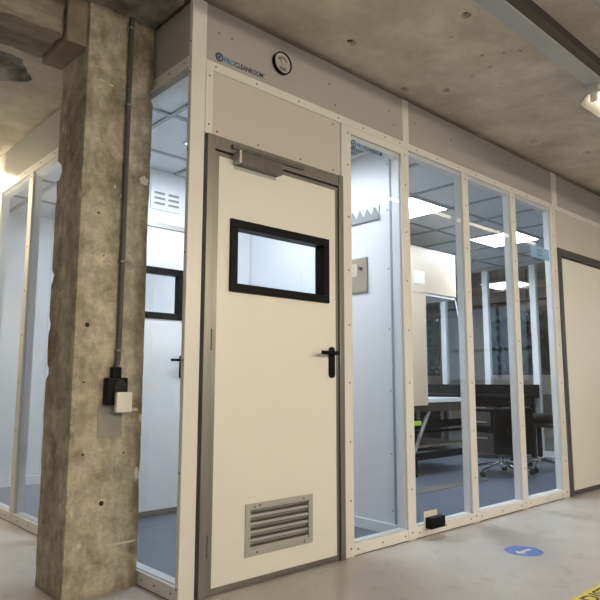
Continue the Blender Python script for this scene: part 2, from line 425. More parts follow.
# pale chipped rims of broken plaster around the larger holes
def blob(name, x, y, r_, z, h, mat, parent, seed, n=26):
    bm = bmesh.new(); random.seed(seed); top, bot = [], []
    ph = random.random()*9
    for k in range(n):
        a = 2*PI*k/n
        rr = r_*(1+.35*noise.noise(Vector((math.cos(a)*1.6+ph, math.sin(a)*1.6, ph)))+.22*(random.random()-.5))
        top.append(bm.verts.new((x+rr*math.cos(a), y+rr*math.sin(a), z)))
        bot.append(bm.verts.new((x+rr*.9*math.cos(a), y+rr*.9*math.sin(a), z-h)))
    inner = []
    for k in range(n):
        a = 2*PI*k/n; inner.append(bm.verts.new((x+r_*.42*math.cos(a), y+r_*.42*math.sin(a), z-h)))
    inn2 = [bm.verts.new((v.co.x, v.co.y, z)) for v in inner]
    for k in range(n):
        j = (k+1) % n
        bm.faces.new((top[k], top[j], bot[j], bot[k])); bm.faces.new((bot[k], bot[j], inner[j], inner[k])); bm.faces.new((inner[k], inner[j], inn2[j], inn2[k]))
    return from_bm(name, bm, mat, parent)
for i in (2, 3, 5, 0, 8):
    x, y, r_ = holes[i]
    if i != 0: blob('plaster_rim', x, y, r_*2.6, HZ, .002, 'paint', ceil, i)

# column, beam, corbel
dents = [((-.365, .67, 2.02), .06, (.040, -.040, 0)), ((-.365, .67, 1.47), .035, (.018, -.018, 0)), ((-.365, .67, 1.23), .035, (.012, -.012, 0)),
         ((-.365, .67, 1.00), .04, (.022, -.02, 0)), ((-.365, .35, .70), .04, (.012, .012, 0)),
         ((-.006, .35, 2.44), .05, (-.03, .03, 0)), ((-.365, .35, 1.83), .04, (.012, .012, 0))]
col = rough_box('column', -.365, -.006, .35, .672, 0, HZ, .022, .0022, .006, 'column', dents=dents, keep_top=True)
tag(col, 'weathered square concrete column beside the cleanroom corner', 'column', kind='structure')
box('cement_patch', -.235, -.115, .3472, .352, .695, .845, 'smooth', col, .0005)
for (x, z, r_) in [(-.298, .625, .006), (-.20, .40, .013), (-.305, 1.215, .012), (-.145, 1.10, .004), (-.275, 1.755, .006), (-.10, .62, .005), (-.24, 1.55, .004), (-.31, .95, .005)]:
    lathe('pit', [(0, .3468), (r_*.8, .3468), (r_, .352), (0, .352)], (x, 0, z), 'blackmat', col, 'Y', 9)
def flake(name, x, z, rx, rz, seed, y=.3485):
    bm = bmesh.new(); random.seed(seed); n = 18; fr, bk = [], []
    for k in range(n):
        a = 2*PI*k/n; q = 1+.35*(random.random()-.5)
        fr.append(bm.verts.new((x+rx*q*math.cos(a)*.95, y-.0022, z+rz*q*math.sin(a)*.95)))
        bk.append(bm.verts.new((x+rx*q*math.cos(a), y+.004, z+rz*q*math.sin(a))))
    bm.faces.new(fr)
    for k in range(n): bm.faces.new((fr[k], fr[(k+1) % n], bk[(k+1) % n], bk[k]))
    return from_bm(name, bm, 'paint', col)
for i, (x, z, rx, rz) in enumerate([(-.045, 1.965, .026, .024), (-.165, 1.86, .006, .012), (-.20, 1.90, .006, .008), (-.05, .82, .018, .008), (-.02, .78, .008, .022),
                                    (-.03, .52, .012, .035), (-.30, .23, .012, .010), (-.10, .21, .09, .006), (-.29, 2.42, .022, .004), (-.24, 2.41, .016, .004)]):
    flake('filler_smear', x, z, rx, rz, 40+i)
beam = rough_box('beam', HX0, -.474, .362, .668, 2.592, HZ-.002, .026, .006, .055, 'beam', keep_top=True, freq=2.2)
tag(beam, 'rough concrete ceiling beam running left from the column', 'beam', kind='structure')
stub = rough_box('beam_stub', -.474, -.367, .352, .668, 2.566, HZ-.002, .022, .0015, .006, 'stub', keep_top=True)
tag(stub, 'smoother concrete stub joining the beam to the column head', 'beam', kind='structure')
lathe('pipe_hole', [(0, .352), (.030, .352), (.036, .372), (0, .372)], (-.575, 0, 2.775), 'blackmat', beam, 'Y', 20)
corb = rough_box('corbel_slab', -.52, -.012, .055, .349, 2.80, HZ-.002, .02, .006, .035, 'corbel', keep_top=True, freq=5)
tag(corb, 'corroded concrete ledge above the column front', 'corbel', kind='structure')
# broken plaster mass hanging under the ceiling behind the beam
def slump(name, cx, cy, rx, ry, depth, mat):
    bm = bmesh.new(); n, m_ = 36, 8; rows = []
    for i in range(m_+1):
        f = i/m_; row = []
        for k in range(n):
            a = 2*PI*k/n
            q = 1+.28*noise.noise(Vector((math.cos(a)*1.8, math.sin(a)*1.8, 4.2)))+.08*noise.noise(Vector((math.cos(a)*6, math.sin(a)*6, 1)))
            x = cx+rx*q*f*math.cos(a); y = cy+ry*q*f*math.sin(a)
            z = HZ - depth*(1-f**4)*(1+.35*noise.noise(Vector((x*7, y*7, 0)))) - .002
            if i == m_: z = HZ+.004
            row.append(bm.verts.new((x, y, z)))
        rows.append(row)
    for i in range(m_):
        for k in range(n):
            j = (k+1) % n
            if i == 0 and False: continue
            bm.faces.new((rows[i][k], rows[i][j], rows[i+1][j], rows[i+1][k]))
    bmesh.ops.remove_doubles(bm, verts=bm.verts, dist=1e-5)
    return from_bm(name, bm, mat)
tag(slump('ceiling_plaster_lump', -.64, 1.50, .38, .27, .035, 'patch'), 'grey lump of broken plaster on the ceiling behind the beam', 'plaster', kind='structure')

# ------------------------------------------------------------------ cleanroom shell
W, D, TOP, EX = 6.37, 3.68, 2.83, 6.33
tag(box('floor_inner', .02, EX, .02, 3.64, 0.001, .008, 'vinyl'), 'blue vinyl floor inside the cleanroom', 'floor', kind='structure')

# front wall fascia
wf = empty('wall_front', (0, 0, 0), 'cream panelled front wall of the cleanroom above windows and door', 'wall', kind='structure')
for (a, b_) in [(.082, 1.636), (1.70, 3.762), (3.866, W)]:
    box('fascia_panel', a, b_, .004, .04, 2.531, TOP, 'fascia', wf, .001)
for (a, b_) in [(1.636, 1.70), (3.762, 3.866)]:
    box('fascia_joint', a, b_, .0, .04, 2.531, TOP, 'profile', wf, .001)
rail = box('top_rail', .082, W, -.002, .04, 2.485, 2.531, 'profile', wf, .001)
screws(rail, [(x, -.002, 2.508) for x in (.14, .40, .70, 1.02, 1.24, 1.45, 1.60, 1.78, 2.02, 2.28, 2.52, 2.78, 3.05, 3.3, 3.55, 3.72, 3.95, 4.2, 4.5, 4.8)])
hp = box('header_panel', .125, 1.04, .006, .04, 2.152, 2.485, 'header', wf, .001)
screws(hp, [(x, .005, 2.18) for x in (.16, .42, .72, .98)] + [(x, .005, 2.46) for x in (.98,)])
ls = box('angle_strip', .083, .125, -.003, .04, 2.152, 2.485, 'profile', wf, .001)
screws(ls, [(.104, -.003, 2.2), (.104, -.003, 2.45)])
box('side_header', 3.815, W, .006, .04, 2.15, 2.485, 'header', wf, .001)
box('end_panel', 5.02, W, .006, .04, .0, 2.15, 'panel', wf, .001)
screws(wf, [(x, .003, z) for x in (.24, .95, 1.5, 2.2, 3.0, 4.4) for z in (2.70,)])
screws(wf, [(.16, .003, 2.70), (1.00, .003, 2.585), (1.55, .003, 2.62), (1.78, .003, 2.70)])

# corner post and window posts
tn = [0]
def trim(x0, x1, y0, y1, z0, z1, label, mat='profile', bev=.003):
    tn[0] += 1
    return tag(box(f'trim_{tn[0]}', x0, x1, y0, y1, z0, z1, mat, None, bev), label, 'trim', kind='structure')
cp = trim(0, .082, -.002, .026, 0, TOP, 'cream corner post of the cleanroom beside the door')
screws(cp, [(-.0005, .013, z) for z in (.06, .55, 1.05, 1.55, 2.05, 2.44, 2.60)], 'S')
posts = [(1.046, 1.128, 'cream post between the door and the first window'), (1.612, 1.692, 'cream post between first and second windows where the inner partition meets'),
         (2.328, 2.405, 'cream post between second and third windows'), (3.022, 3.102, 'cream post between third and fourth windows'),
         (3.715, 3.812, 'cream post between the fourth window and the second door')]
PZ = [.045, .30, .62, .95, 1.28, 1.60, 1.92, 2.24, 2.44]
for i, (a, b_, l) in enumerate(posts):
    p = trim(a, b_, 0, .065, .0, 2.485, l)
    xs = [(a+b_)/2] if i else [b_-.028]
    screws(p, [(x, -.001, z) for x in xs for z in PZ])
wl = empty('baseboard_front', (0, 0, 0), 'cream bottom rail under the cleanroom windows', 'rail', kind='structure')
for (a, b_) in [(1.128, 1.612), (1.692, 2.328), (2.405, 3.022), (3.102, 3.715)]:
    q = box('bottom_rail', a, b_, 0.001, .065, .004, .066, 'profile', wl, .002)
    screws(q, [(x, 0, .034) for x in ((a+.03), (a+b_)/2, b_-.03)])
    box('floor_gap_seal', a, b_, .003, .06, 0, .004, 'blackmat', wl)
    box('lit_rail_top', a, b_, .018, .066, .066, .070, 'white', wl)  # white strip puts the lit look of the rail top into colour
wlab = ['tall clear window beside the door showing the coat rack', 'tall clear window showing the flow bench', 'tall clear window showing the chair', 'tall clear window beside the second door']
for i, (a, b_) in enumerate([(1.128, 1.612), (1.692, 2.328), (2.405, 3.022), (3.102, 3.715)]):
    w = empty(f'window_{i+1}', ((a+b_)/2, .02, .066), wlab[i], 'window', kind='structure')
    zt = 2.44 if i == 0 else 2.485
    box('pane', a, b_, .012, .016, .066, zt, 'glass', w)
    boxes('inner_frame', [(a, b_, .017, .065, zt-.03, zt), (a, a+.008, .017, .065, .066, zt-.03), (b_-.008, b_, .017, .065, .066, zt-.03)], 'white', w)
    if i == 0: box('head_rail', a, b_, 0, .016, 2.44, 2.485, 'profile', w)

# left side wall
sw = empty('wall_side', (0, 0, 0), 'glazed side wall of the cleanroom behind the column', 'wall', kind='structure')
YE = 3.68
for (a, b_) in [(.027, 1.42), (1.425, 2.76), (2.765, YE)]:
    box('fascia_panel', .004, .04, a, b_, 2.525, TOP-.02, 'fascia', sw, .001)
r_ = box('top_rail', -.003, .04, .027, YE, 2.472, 2.525, 'profile', sw, .001)
screws(r_, [(-.003, y, 2.50) for y in (.06, .2, .33, 1.7, 1.95, 2.25, 2.5, 2.7)], 'S')
r_ = box('bottom_rail', 0, .065, .027, YE, .004, .066, 'profile', sw, .002)
screws(r_, [(-.001, y, .034) for y in (.06, .2, .32, 1.8, 2.0, 2.25, 2.6)], 'S')
box('floor_gap_seal', .003, .06, .027, YE, 0, .004, 'blackmat', sw)
box('lit_rail_top', .018, .066, .07, YE-.05, .066, .070, 'white', sw)  # lit rail top painted white along the side wall too
for y in (.71, 1.42, 2.13, 2.84, 3.6):
    p = box('post', 0, .065, y-.04, y+.04, .066, 2.472, 'profile', sw, .002)
    screws(p, [(-.001, y, z) for z in PZ], 'S')
for k, (a, b_) in enumerate([(.027, .67), (.75, 1.38), (1.46, 2.09), (2.17, 2.80), (2.88, 3.56)]):
    w = empty(f'window_{5+k}', (.02, (a+b_)/2, .066), 'clear side window of the cleanroom, ' + ['first', 'second', 'third', 'fourth', 'fifth'][k] + ' behind the corner post', 'window', kind='structure')
    box('pane', .012, .016, a, b_, .066, 2.472, 'glass', w)
    boxes('inner_frame', [(.017, .065, a, b_, 2.442, 2.472), (.017, .065, a, a+.008, .066, 2.442), (.017, .065, b_-.008, b_, .066, 2.442)], 'white', w)

# glazed end wall
ew = empty('wall_end', (EX, 0, 0), 'glazed end wall of the cleanroom with white posts', 'wall', kind='structure')
EP = [.09, .80, 1.51, 2.22, 2.93, 3.60]
for y in EP: box('post', EX, EX+.065, y-.042, y+.042, 0, 2.60, 'white', ew, .002)
box('top_rail', EX-.002, EX+.06, .04, D, 2.53, 2.83, 'fascia', ew)
box('bottom_rail', EX-.003, EX+.06, .04, D, .0, .085, 'white', ew)
for k in range(5):
    a, b_ = EP[k]+.042, EP[k+1]-.042
    w = empty(f'window_{10+k}', (EX+.03, (a+b_)/2, .085), 'clear end window of the cleanroom, ' + ['first', 'second', 'third', 'fourth', 'fifth'][k] + ' from the front', 'window', kind='structure')
    box('pane', EX+.03, EX+.034, a, b_, .085, 2.53, 'glass', w)
rw = empty('wall_inner_rear', (0, 3.64, 0), 'white panelled rear wall of the cleanroom', 'wall', kind='structure')
for k in range(9):
    a = .04+k*.7; b_ = min(a+.697, W)
    box('panel', a, b_, 3.64, 3.68, 0, TOP, 'white', rw, .001)
tag(box('baseboard_rear', .066, EX-.01, 3.625, 3.64, .008, .085, 'white', None, .002), 'white baseboard along the cleanroom rear wall', 'baseboard', kind='structure')

# inner partition, gowning rear wall
pw = empty('wall_partition', (1.655, .07, 0), 'white partition with coat rack behind the first window', 'wall', kind='structure')
for (a, b_) in [(.066, .128), (.131, 1.0), (1.003, 1.68)]:
    box('panel', 1.655, 1.69, a, b_, .008, 2.55, 'white', pw, .001)
box('joint_strip', 1.651, 1.655, .122, .137, .008, 2.50, 'ceilbar', pw)
screws(pw, [(1.6545, y, z) for y in (.10, .155) for z in (.15, .5, .9, 1.3, 1.7, 2.1, 2.42)], 'S')
tag(box('baseboard_partition', 1.635, 1.655, .066, 1.63, .008, .07, 'white', None, .002), 'white baseboard along the inner partition', 'baseboard', kind='structure')
gw = empty('wall_gowning', (0, 1.66, 0), 'white inner wall with a second door behind the side window', 'wall', kind='structure')
boxes('panel', [(.066, .16, 1.64, 1.68, .008, 2.55), (1.05, 1.65, 1.64, 1.68, .008, 2.55), (.16, 1.05, 1.64, 1.68, 2.14, 2.55)], 'white', gw)
g = empty('wall_vent', (.83, 1.638, 2.28), 'white slotted air vent above the inner door', 'vent')
box('vent_frame', .70, .96, 1.632, 1.64, 2.24, 2.42, 'white', g, .002)
for z in (2.28, 2.32, 2.36):
    for x in (.73, .85): box('slot', x, x+.09, 1.629, 1.633, z, z+.016, 'greymetal', g)
d3 = empty('door_3', (.605, 1.66, 0), 'white inner door with black framed window seen through the side window', 'door', kind='structure')
boxes('door_frame', [(.16, .19, 1.632, 1.68, .008, 2.14), (1.02, 1.05, 1.632, 1.68, .008, 2.14), (.16, 1.05, 1.632, 1.68, 2.105, 2.14)], 'alu', d3)
boxes('leaf', [(.20, .385, 1.636, 1.676, .05, 2.098), (.985, 1.012, 1.636, 1.676, .05, 2.098), (.385, .985, 1.636, 1.676, .05, 1.43), (.385, .985, 1.636, 1.676, 1.785, 2.098)], 'white', d3)
box('kick_strip', .20, 1.012, 1.634, 1.676, .010, .05, 'steel', d3)
boxes('window_frame', frame_boxes(.36, 1.008, 1.415, 1.80, .048, 1.628, 1.684), 'black', d3)
box('pane', .40, .965, 1.655, 1.659, 1.46, 1.755, 'glass', d3)
hd = box('handle_plate', .985, 1.011, 1.626, 1.637, .98, 1.15, 'black', d3, .005)
tube('lever', [(.998, 1.63, 1.115), (.998, 1.59, 1.115), (.99, 1.58, 1.115), (.885, 1.58, 1.115)], .0095, 'black', d3, 12)

# inner ceilings
ci = empty('ceiling_inner', (1.655, 0, 2.55), 'grey metal panel ceiling of the cleanroom', 'ceiling', kind='structure')
box('ceiling_panel', .04, EX, .045, 3.64, 2.553, 2.60, 'ceiltile', ci)
bars = []
GX = [.32+.59*k for k in range(11)]; GY = [.13+.59*k for k in range(6)]
for x in GX:
    bars.append((x-.014, x+.014, .066, 3.635, 2.541, 2.5535))
for y in GY:
    bars.append((.066, EX-.01, y-.014, y+.014, 2.542, 2.5535))
boxes('grid_frame', bars, 'ceilbar', ci)

def led_panel(x0, y0, z, label, mat='led', s=.562, group='led panels in the cleanroom ceiling'):
    t = empty('ceiling_light', (x0+s/2, y0+s/2, z), label, 'light', group)
    boxes('light_frame', [(x0, x0+s, y0, y0+.014, z-.006, z+.008), (x0, x0+s, y0+s-.014, y0+s, z-.006, z+.008),
                          (x0, x0+.014, y0+.014, y0+s-.014, z-.006, z+.008), (x0+s-.014, x0+s, y0+.014, y0+s-.014, z-.006, z+.008)], 'white', t)
    box('diffuser', x0+.014, x0+s-.014, y0+.014, y0+s-.014, z-.003, z+.006, mat, t)
    return t
led_panel(2.694, .734, 2.543, 'square white led panel above the flow bench, behind the second window')
led_panel(4.464, .734, 2.543, 'square white led panel straddling the third and fourth windows')
led_panel(2.694, 2.504, 2.543, 'square white led panel deep in the ceiling behind the flow bench')
led_panel(4.464, 2.504, 2.543, 'square white led panel deep in the ceiling near the rear end')
led_panel(.60, .48, 2.543, 'square white led panel in the ceiling behind the front door', 'led_gown')
led_panel(.60, 2.30, 2.543, 'square white led panel in the ceiling behind the inner door', 'led_soft')
dv = empty('ceiling_air_diffuser', (1.36, .36, 2.54), 'white slatted air diffuser in the ceiling by the coat rack', 'vent')
boxes('diffuser_frame', [(1.12, 1.60, .10, .12, 2.52, 2.552), (1.12, 1.60, .58, .60, 2.52, 2.552), (1.12, 1.14, .12, .58, 2.52, 2.552), (1.58, 1.60, .12, .58, 2.52, 2.552)], 'white', dv)
for k in range(7):
    y = .16+.062*k; bm = bmesh.new(); add_box(bm, 1.14, 1.58, y-.02, y+.02, 2.53, 2.536, 0, Matrix.Rotation(.5, 3, 'X'))
    from_bm('slat', bm, 'white', dv)

# ------------------------------------------------------------------ front door
d1 = empty('door_1', (.57, .02, 0), 'cream steel edged door with black framed window and louvre vent', 'door', kind='structure')
boxes('door_frame', [(.096, .140, -.014, .05, 0, 2.152), (1.009, 1.045, -.014, .05, 0, 2.152), (.140, 1.009, -.010, .05, 2.085, 2.152)], 'steel', d1, .003)
boxes('frame_gap', [(.140, .146, .012, .04, 0, 2.085), (1.007, 1.009, .012, .04, 0, 2.085), (.146, 1.007, .012, .04, 2.077, 2.085)], 'blackmat', d1)
leaf = boxes('leaf', [(.170, .255, 0, .045, .03, 2.058), (.917, .988, 0, .045, .03, 2.058), (.255, .917, 0, .045, 1.741, 2.058), (.255, .917, 0, .045, .03, .145),
                      (.255, .917, 0, .045, .358, 1.40), (.255, .372, 0, .045, .145, .358), (.79, .917, 0, .045, .145, .358)], 'panel', d1)
boxes('metal_edging', [(.146, .1705, -.002, .046, .006, 2.076), (.9875, 1.007, -.002, .046, .006, 2.076), (.1705, .9875, -.002, .046, .006, .031), (.1705, .9875, -.002, .046, 2.057, 2.076)], 'steel', d1)
for z in (1.15, .22):
    lathe('hinge', [(0, -.05), (.009, -.05), (.009, .05), (0, .05)], (.1425, -.012, z), 'steel', d1, 'Z', 12)
wf1 = boxes('window_frame', frame_boxes(.243, .927, 1.389, 1.753, .043, -.014, .06), 'black', d1, .003)
box('pane', .28, .89, .022, .026, 1.425, 1.715, 'glass_door', d1)
gr = boxes('vent_grille', frame_boxes(.360, .801, .130, .373, .029, -.008, .046), 'alu', d1, .0015)
for k in range(5):
    z = .176+.0372*k
    bm = bmesh.new(); add_box(bm, .389, .772, .002, .036, z-.003, z+.003, 0, Matrix.Rotation(-.70, 3, 'X'))
    add_box(bm, .389, .772, -.002, .002, z-.018, z-.004)
    from_bm('louvre', bm, 'alu', gr)
box('vent_backing', .375, .787, .040, .0448, .148, .355, 'blackmat', gr)
screws(gr, [(.415, -.0085, .356), (.445, -.0085, .361), (.735, -.0085, .358), (.43, -.0085, .145), (.74, -.0085, .145)])
# handle
bm = bmesh.new(); P = []
for k in range(13): P.append((.949+.020*math.cos(PI*k/12), 1.127+.020*math.sin(PI*k/12)))
for k in range(13): P.append((.949-.020*math.cos(PI*k/12), .996-.020*math.sin(PI*k/12)))
a = [bm.verts.new((x, -.012, z)) for x, z in P]; b_ = [bm.verts.new((x, 0.0005, z)) for x, z in P]
bm.faces.new(a); bm.faces.new(b_[::-1])
for k in range(len(P)): bm.faces.new((a[k], a[(k+1) % len(P)], b_[(k+1) % len(P)], b_[k]))
hp_ = from_bm('handle_plate', bm, 'black', d1)
tube('lever', [(.949, -.010, 1.112), (.949, -.048, 1.112), (.944, -.056, 1.112), (.93, -.058, 1.112), (.828, -.056, 1.112)], .0105, 'black', hp_, 14)
lathe('rose', [(0, -.02), (.016, -.02), (.0175, -.011), (0, -.011)], (.949, 0, 1.112), 'black', hp_, 'Y', 20)
lathe('key_cylinder', [(0, -.017), (.009, -.017), (.009, -.011), (0, -.011)], (.949, 0, 1.02), 'black', hp_, 'Y', 16)
# closer with guide rail
cl = box('door_closer', .266, .540, -.058, -.002, 2.030, 2.092, 'steel_dark', d1, .004)
box('closer_end_cap', .252, .266, -.060, -.002, 2.028, 2.094, 'alu', cl, .003)
box('mounting_plate', .262, .535, -.004, 0, 2.012, 2.03, 'alu', cl, .001)
gl = box('guide_rail', .235, .72, -.028, -.010, 2.108, 2.126, 'steel_dark', cl, .002)
bm = bmesh.new(); add_tube(bm, [(.40, -.04, 2.092), (.40, -.04, 2.102)], .012, 12); add_box(bm, .395, .60, -.046, -.030, 2.098, 2.104)
from_bm('closer_arm', bm, 'steel_dark', cl)
# second door
d2 = empty('door_2', (4.45, .02, 0), 'plain cream door in dark steel frame past the fourth window', 'door', kind='structure')
boxes('door_frame', [(3.815, 3.875, -.012, .05, 0, 2.142), (4.965, 5.02, -.012, .05, 0, 2.142), (3.875, 4.965, -.012, .05, 2.075, 2.142)], 'steel_dark', d2, .003)
box('frame_gap', 3.875, 4.965, .014, .045, .004, 2.075, 'blackmat', d2)
box('leaf', 3.892, 4.95, .002, .014, .04, 2.06, 'panel', d2)
boxes('metal_edging', [(3.880, 3.892, .0, .014, .006, 2.07), (4.95, 4.962, .0, .014, .006, 2.07), (3.892, 4.95, .0, .014, .006, .04), (3.892, 4.95, 0, .014, 2.06, 2.07)], 'steel_dark', d2)

# ------------------------------------------------------------------ things on the front wall
# logo lettering
lg = empty('logo_sign', (.16, .003, 2.56), 'dark blue printed logo and lettering above the door', 'sign')
bm = bmesh.new()
def ring(bm, cx, cz, r0, r1, y0, y1, n=32, a0=0, a1=2*PI):
    P = []
    for k in range(n+1):
        a = a0+(a1-a0)*k/n
        P.append([bm.verts.new((cx+rr*math.cos(a), yy, cz+rr*math.sin(a))) for rr, yy in ((r0, y0), (r1, y0), (r1, y1), (r0, y1))])
    for k in range(n):
        for j in range(4):
            bm.faces.new((P[k][j], P[k][(j+1) % 4], P[k+1][(j+1) % 4], P[k+1][j]))
    return bm
LX, LZ = .163, 2.572
ring(bm, LX, LZ, .0165, .0235, .0025, .0042)
from_bm('logo_ring', bm, 'navy', lg)
bm = bmesh.new(); ring(bm, LX, LZ, .0105, .0155, .0025, .0042, 20, .9, 5.2); from_bm('logo_arc', bm, 'bluetext', lg)
lathe('logo_dot', [(0, .0025), (.0075, .0025), (.0075, .0042), (0, .0042)], (LX, 0, LZ), 'navy', lg, 'Y', 20)
text('blue_lettering', 'PRO', 'bluetext', lg, (.192, .0035, 2.556), .066, .029)
text('navy_lettering', 'CLEANROOM', 'navy', lg, (.261, .0035, 2.556), .186, .029)
text('trademark_lettering', 'TM', 'navy', lg, (.449, .0035, 2.578), .009, .006)
# pressure gauge
ga = empty('pressure_gauge', (.571, .003, 2.684), 'round black rimmed pressure gauge above the door', 'gauge')
lathe('bezel', [(.056, .004), (.0625, .004), (.0635, -.016), (.060, -.020), (.056, -.016), (.056, .004)], (.571, 0, 2.684), 'black', ga, 'Y', 40)
lathe('dial', [(0, -.012), (.0565, -.012), (.0565, -.004), (0, -.004)], (.571, 0, 2.684), 'face', ga, 'Y', 40)
bm = bmesh.new(); ring(bm, .571, 2.684, .028, .031, -.0135, -.0118, 20, .5, PI-.5)
for k in range(7):
    a = .5+(PI-1)*k/6; add_box(bm, .571+.034*math.cos(a)-.0018, .571+.034*math.cos(a)+.0018, -.0135, -.0118, 2.684+.034*math.sin(a)-.004, 2.684+.034*math.sin(a)+.004)
from_bm('scale_marks', bm, 'ink', ga)
bm = bmesh.new(); add_box(bm, .5695, .5725, -.015, -.0138, 2.668, 2.718, 0, Matrix.Rotation(-.5, 3, 'Y'), Vector((.571, 0, 2.668))); from_bm('needle', bm, 'ink', ga)
box('lower_block', .548, .594, -.0155, -.0118, 2.640, 2.662, 'greymetal', ga, .002)
# glass stickers
st = empty('window_logo_sticker', (1.16, .010, 2.36), 'dark blue logo lettering on the glass of the first window', 'sticker')
bm = bmesh.new(); ring(bm, 1.165, 2.392, .015, .022, .0100, .0119); from_bm('logo_ring', bm, 'navy', st)
lathe('logo_dot', [(0, .0100), (.007, .0100), (.007, .0119), (0, .0119)], (1.165, 0, 2.392), 'navy', st, 'Y', 16)
text('blue_lettering', 'PRO', 'bluetext', st, (1.195, .0112, 2.378), .06, .028)
text('navy_lettering', 'CLEANROOM', 'navy', st, (1.259, .0112, 2.378), .175, .028)
pb = empty('pale_blue_sheet', (3.53, .02, 2.00), 'pale blue sheet stuck behind the fourth window glass', 'sheet')
box('sheet', 3.365, 3.69, .0162, .0185, 2.005, 2.105, 'paleblue', pb)
boxes('printed_marks', [(3.47, 3.57, .0158, .0163, 2.075, 2.082), (3.48, 3.56, .0158, .0163, 2.055, 2.062), (3.47, 3.55, .0158, .0163, 2.03, 2.04)], 'bluetext', pb)
# small black sensor on the bottom rail
se = empty('door_sensor', (1.85, -.02, .06), 'small black sensor box with pale plate on the window rail', 'sensor')
box('housing', 1.775, 1.925, -.052, -.004, .050, .118, 'black', se, .006)
box('back_plate', 1.765, 1.905, -.004, .0005, .055, .152, 'whiteplastic', se, .002)
box('clear_foot', 1.78, 1.905, -.020, -.004, .040, .050, 'whiteplastic', se, .001)

# column services
cd = empty('cable_conduit', (-.155, .34, 1.0), 'dark grey conduit pipe running up the column front', 'conduit')
tube('pipe', [(-.150, .333, 2.80), (-.152, .333, 2.2), (-.152, .333, 1.12), (-.154, .331, 1.06), (-.163, .328, 1.02)], .0125, 'conduit', cd, 14)
for z in (2.74, 2.33, 1.53, 1.10):
    boxes('pipe_clip', [(-.170, -.134, .336, .349, z-.006, z+.006), (-.167, -.137, .318, .336, z-.005, z+.005)], 'greymetal', cd, .002)
so = empty('wall_socket', (-.167, .34, .85), 'black socket box on the column under the conduit', 'socket')
box('housing', -.217, -.116, .296, .3485, .845, .972, 'black', so, .007)
box('cable_gland', -.188, -.142, .312, .345, .970, 1.022, 'black', so, .006)
lathe('socket_face', [(0, .287), (.030, .287), (.036, .298), (0, .298)], (-.158, 0, .927), 'blackmat', so, 'Y', 24)
pl = empty('plug_adapter', (-.147, .275, .81), 'white plug adapter in the black socket on the column', 'plug')
box('body', -.186, -.108, .262, .290, .812, .905, 'whiteplastic', pl, .006)
box('pin_block', -.160, -.120, .290, .297, .87, .90, 'whiteplastic', pl, .002)

# ------------------------------------------------------------------ gowning area
ck = empty('coat_rack', (1.64, .36, 2.05), 'white zigzag coat rack on the partition behind the first window', 'coat rack')
bm = bmesh.new()
prof = []
bm.free()
y0, y1 = .225, .625; nT = 6; pitch = (y1-y0)/nT
box('back_plate', 1.648, 1.655, y0, y1, 2.062, 2.152, 'white', ck, .001)
bm = bmesh.new()
for k in range(nT):      # saw-toothed hook plate: a low band with one pointed tooth per pitch
    a = y1-k*pitch
    P = [(a, 2.052), (a, 2.082), (a-pitch*.45, 2.140), (a-pitch, 2.082), (a-pitch, 2.052)]
    A_ = [bm.verts.new((1.640, y, z)) for y, z in P]; B_ = [bm.verts.new((1.646, y, z)) for y, z in P]
    bm.faces.new(A_); bm.faces.new(B_[::-1])
    for q in range(5): bm.faces.new((A_[q], A_[(q+1) % 5], B_[(q+1) % 5], B_[q]))
bmesh.ops.remove_doubles(bm, verts=bm.verts, dist=1e-5)
from_bm('toothed_plate', bm, 'midgrey', ck)
wb = empty('wall_box', (1.64, .46, 1.57), 'tan flat wall dispenser on the partition beneath the coat rack', 'dispenser')
box('body', 1.640, 1.655, .336, .60, 1.566, 1.806, 'tan', wb, .003)
box('card', 1.637, 1.640, .42, .585, 1.68, 1.77, 'beige', wb, .001)
lathe('lock', [(0, -.01), (.012, -.01), (.012, 0), (0, 0)], (1.637, .385, 1.73), 'darkwood', wb, 'X', 14)

# ------------------------------------------------------------------ main cleanroom furniture
BY0, BY1 = 1.45, 2.75
fb = empty('flow_bench', (4.1, 2.1, .008), 'tall beige laminar flow bench with slanted clear side glass', 'bench')
box('filter_hood', 3.30, 4.43, BY0, BY1, 1.895, 2.38, 'beige', fb, .006)
box('hood_underside', 3.87, 4.41, BY0+.01, BY1-.01, 1.868, 1.895, 'white', fb)
box('rear_cabinet', 3.30, 3.855, BY0, BY1, .72, 1.893, 'beige', fb, .004)
box('label_plate', 3.66, 3.84, BY0-.004, BY0, 1.98, 2.12, 'whiteplastic', fb, .001)
box('seam_strip', 3.62, 3.80, BY0-.004, BY0, 1.885, 1.90, 'beige', fb)
ws = box('work_surface', 3.86, 4.74, BY0+.003, BY1, .748, .785, 'white', fb, .003)
for y in (BY0+.002, BY1-.006):
    bm = bmesh.new()
    P = [(3.856, .785), (4.73, .785), (4.405, 1.868), (3.856, 1.868)]
    a = [bm.verts.new((x, y, z)) for x, z in P]; b_ = [bm.verts.new((x, y+.004, z)) for x, z in P]
    bm.faces.new(a[::-1]); bm.faces.new(b_)
    for k in range(4): bm.faces.new((a[k], a[(k+1) % 4], b_[(k+1) % 4], b_[k]))
    from_bm('side_glass', bm, 'glass', fb)
for y in (BY0+.001, BY1-.007):
    bm = bmesh.new(); add_box(bm, 4.725, 4.74, y, y+.008, .785, 1.915, 0, Matrix.Rotation(-math.atan2(.325, 1.083), 3, 'Y'), Vector((4.73, y, .785)))
    from_bm('sash_edge', bm, 'white', fb)
box('apron', 3.62, 4.72, BY0+.01, BY1-.01, .655, .748, 'darkwood', fb, .003)
for x in (3.64, 4.64):
    for y in (BY0+.03, BY1-.09):
        box('leg', x, x+.05, y, y+.05, .008, .66, 'black', fb, .003)
bm = bmesh.new(); add_tube(bm, [(3.63, BY0+.03, .25), (3.90, BY0+.03, .66)], .022, 8); from_bm('diagonal_brace', bm, 'greymetal', fb)
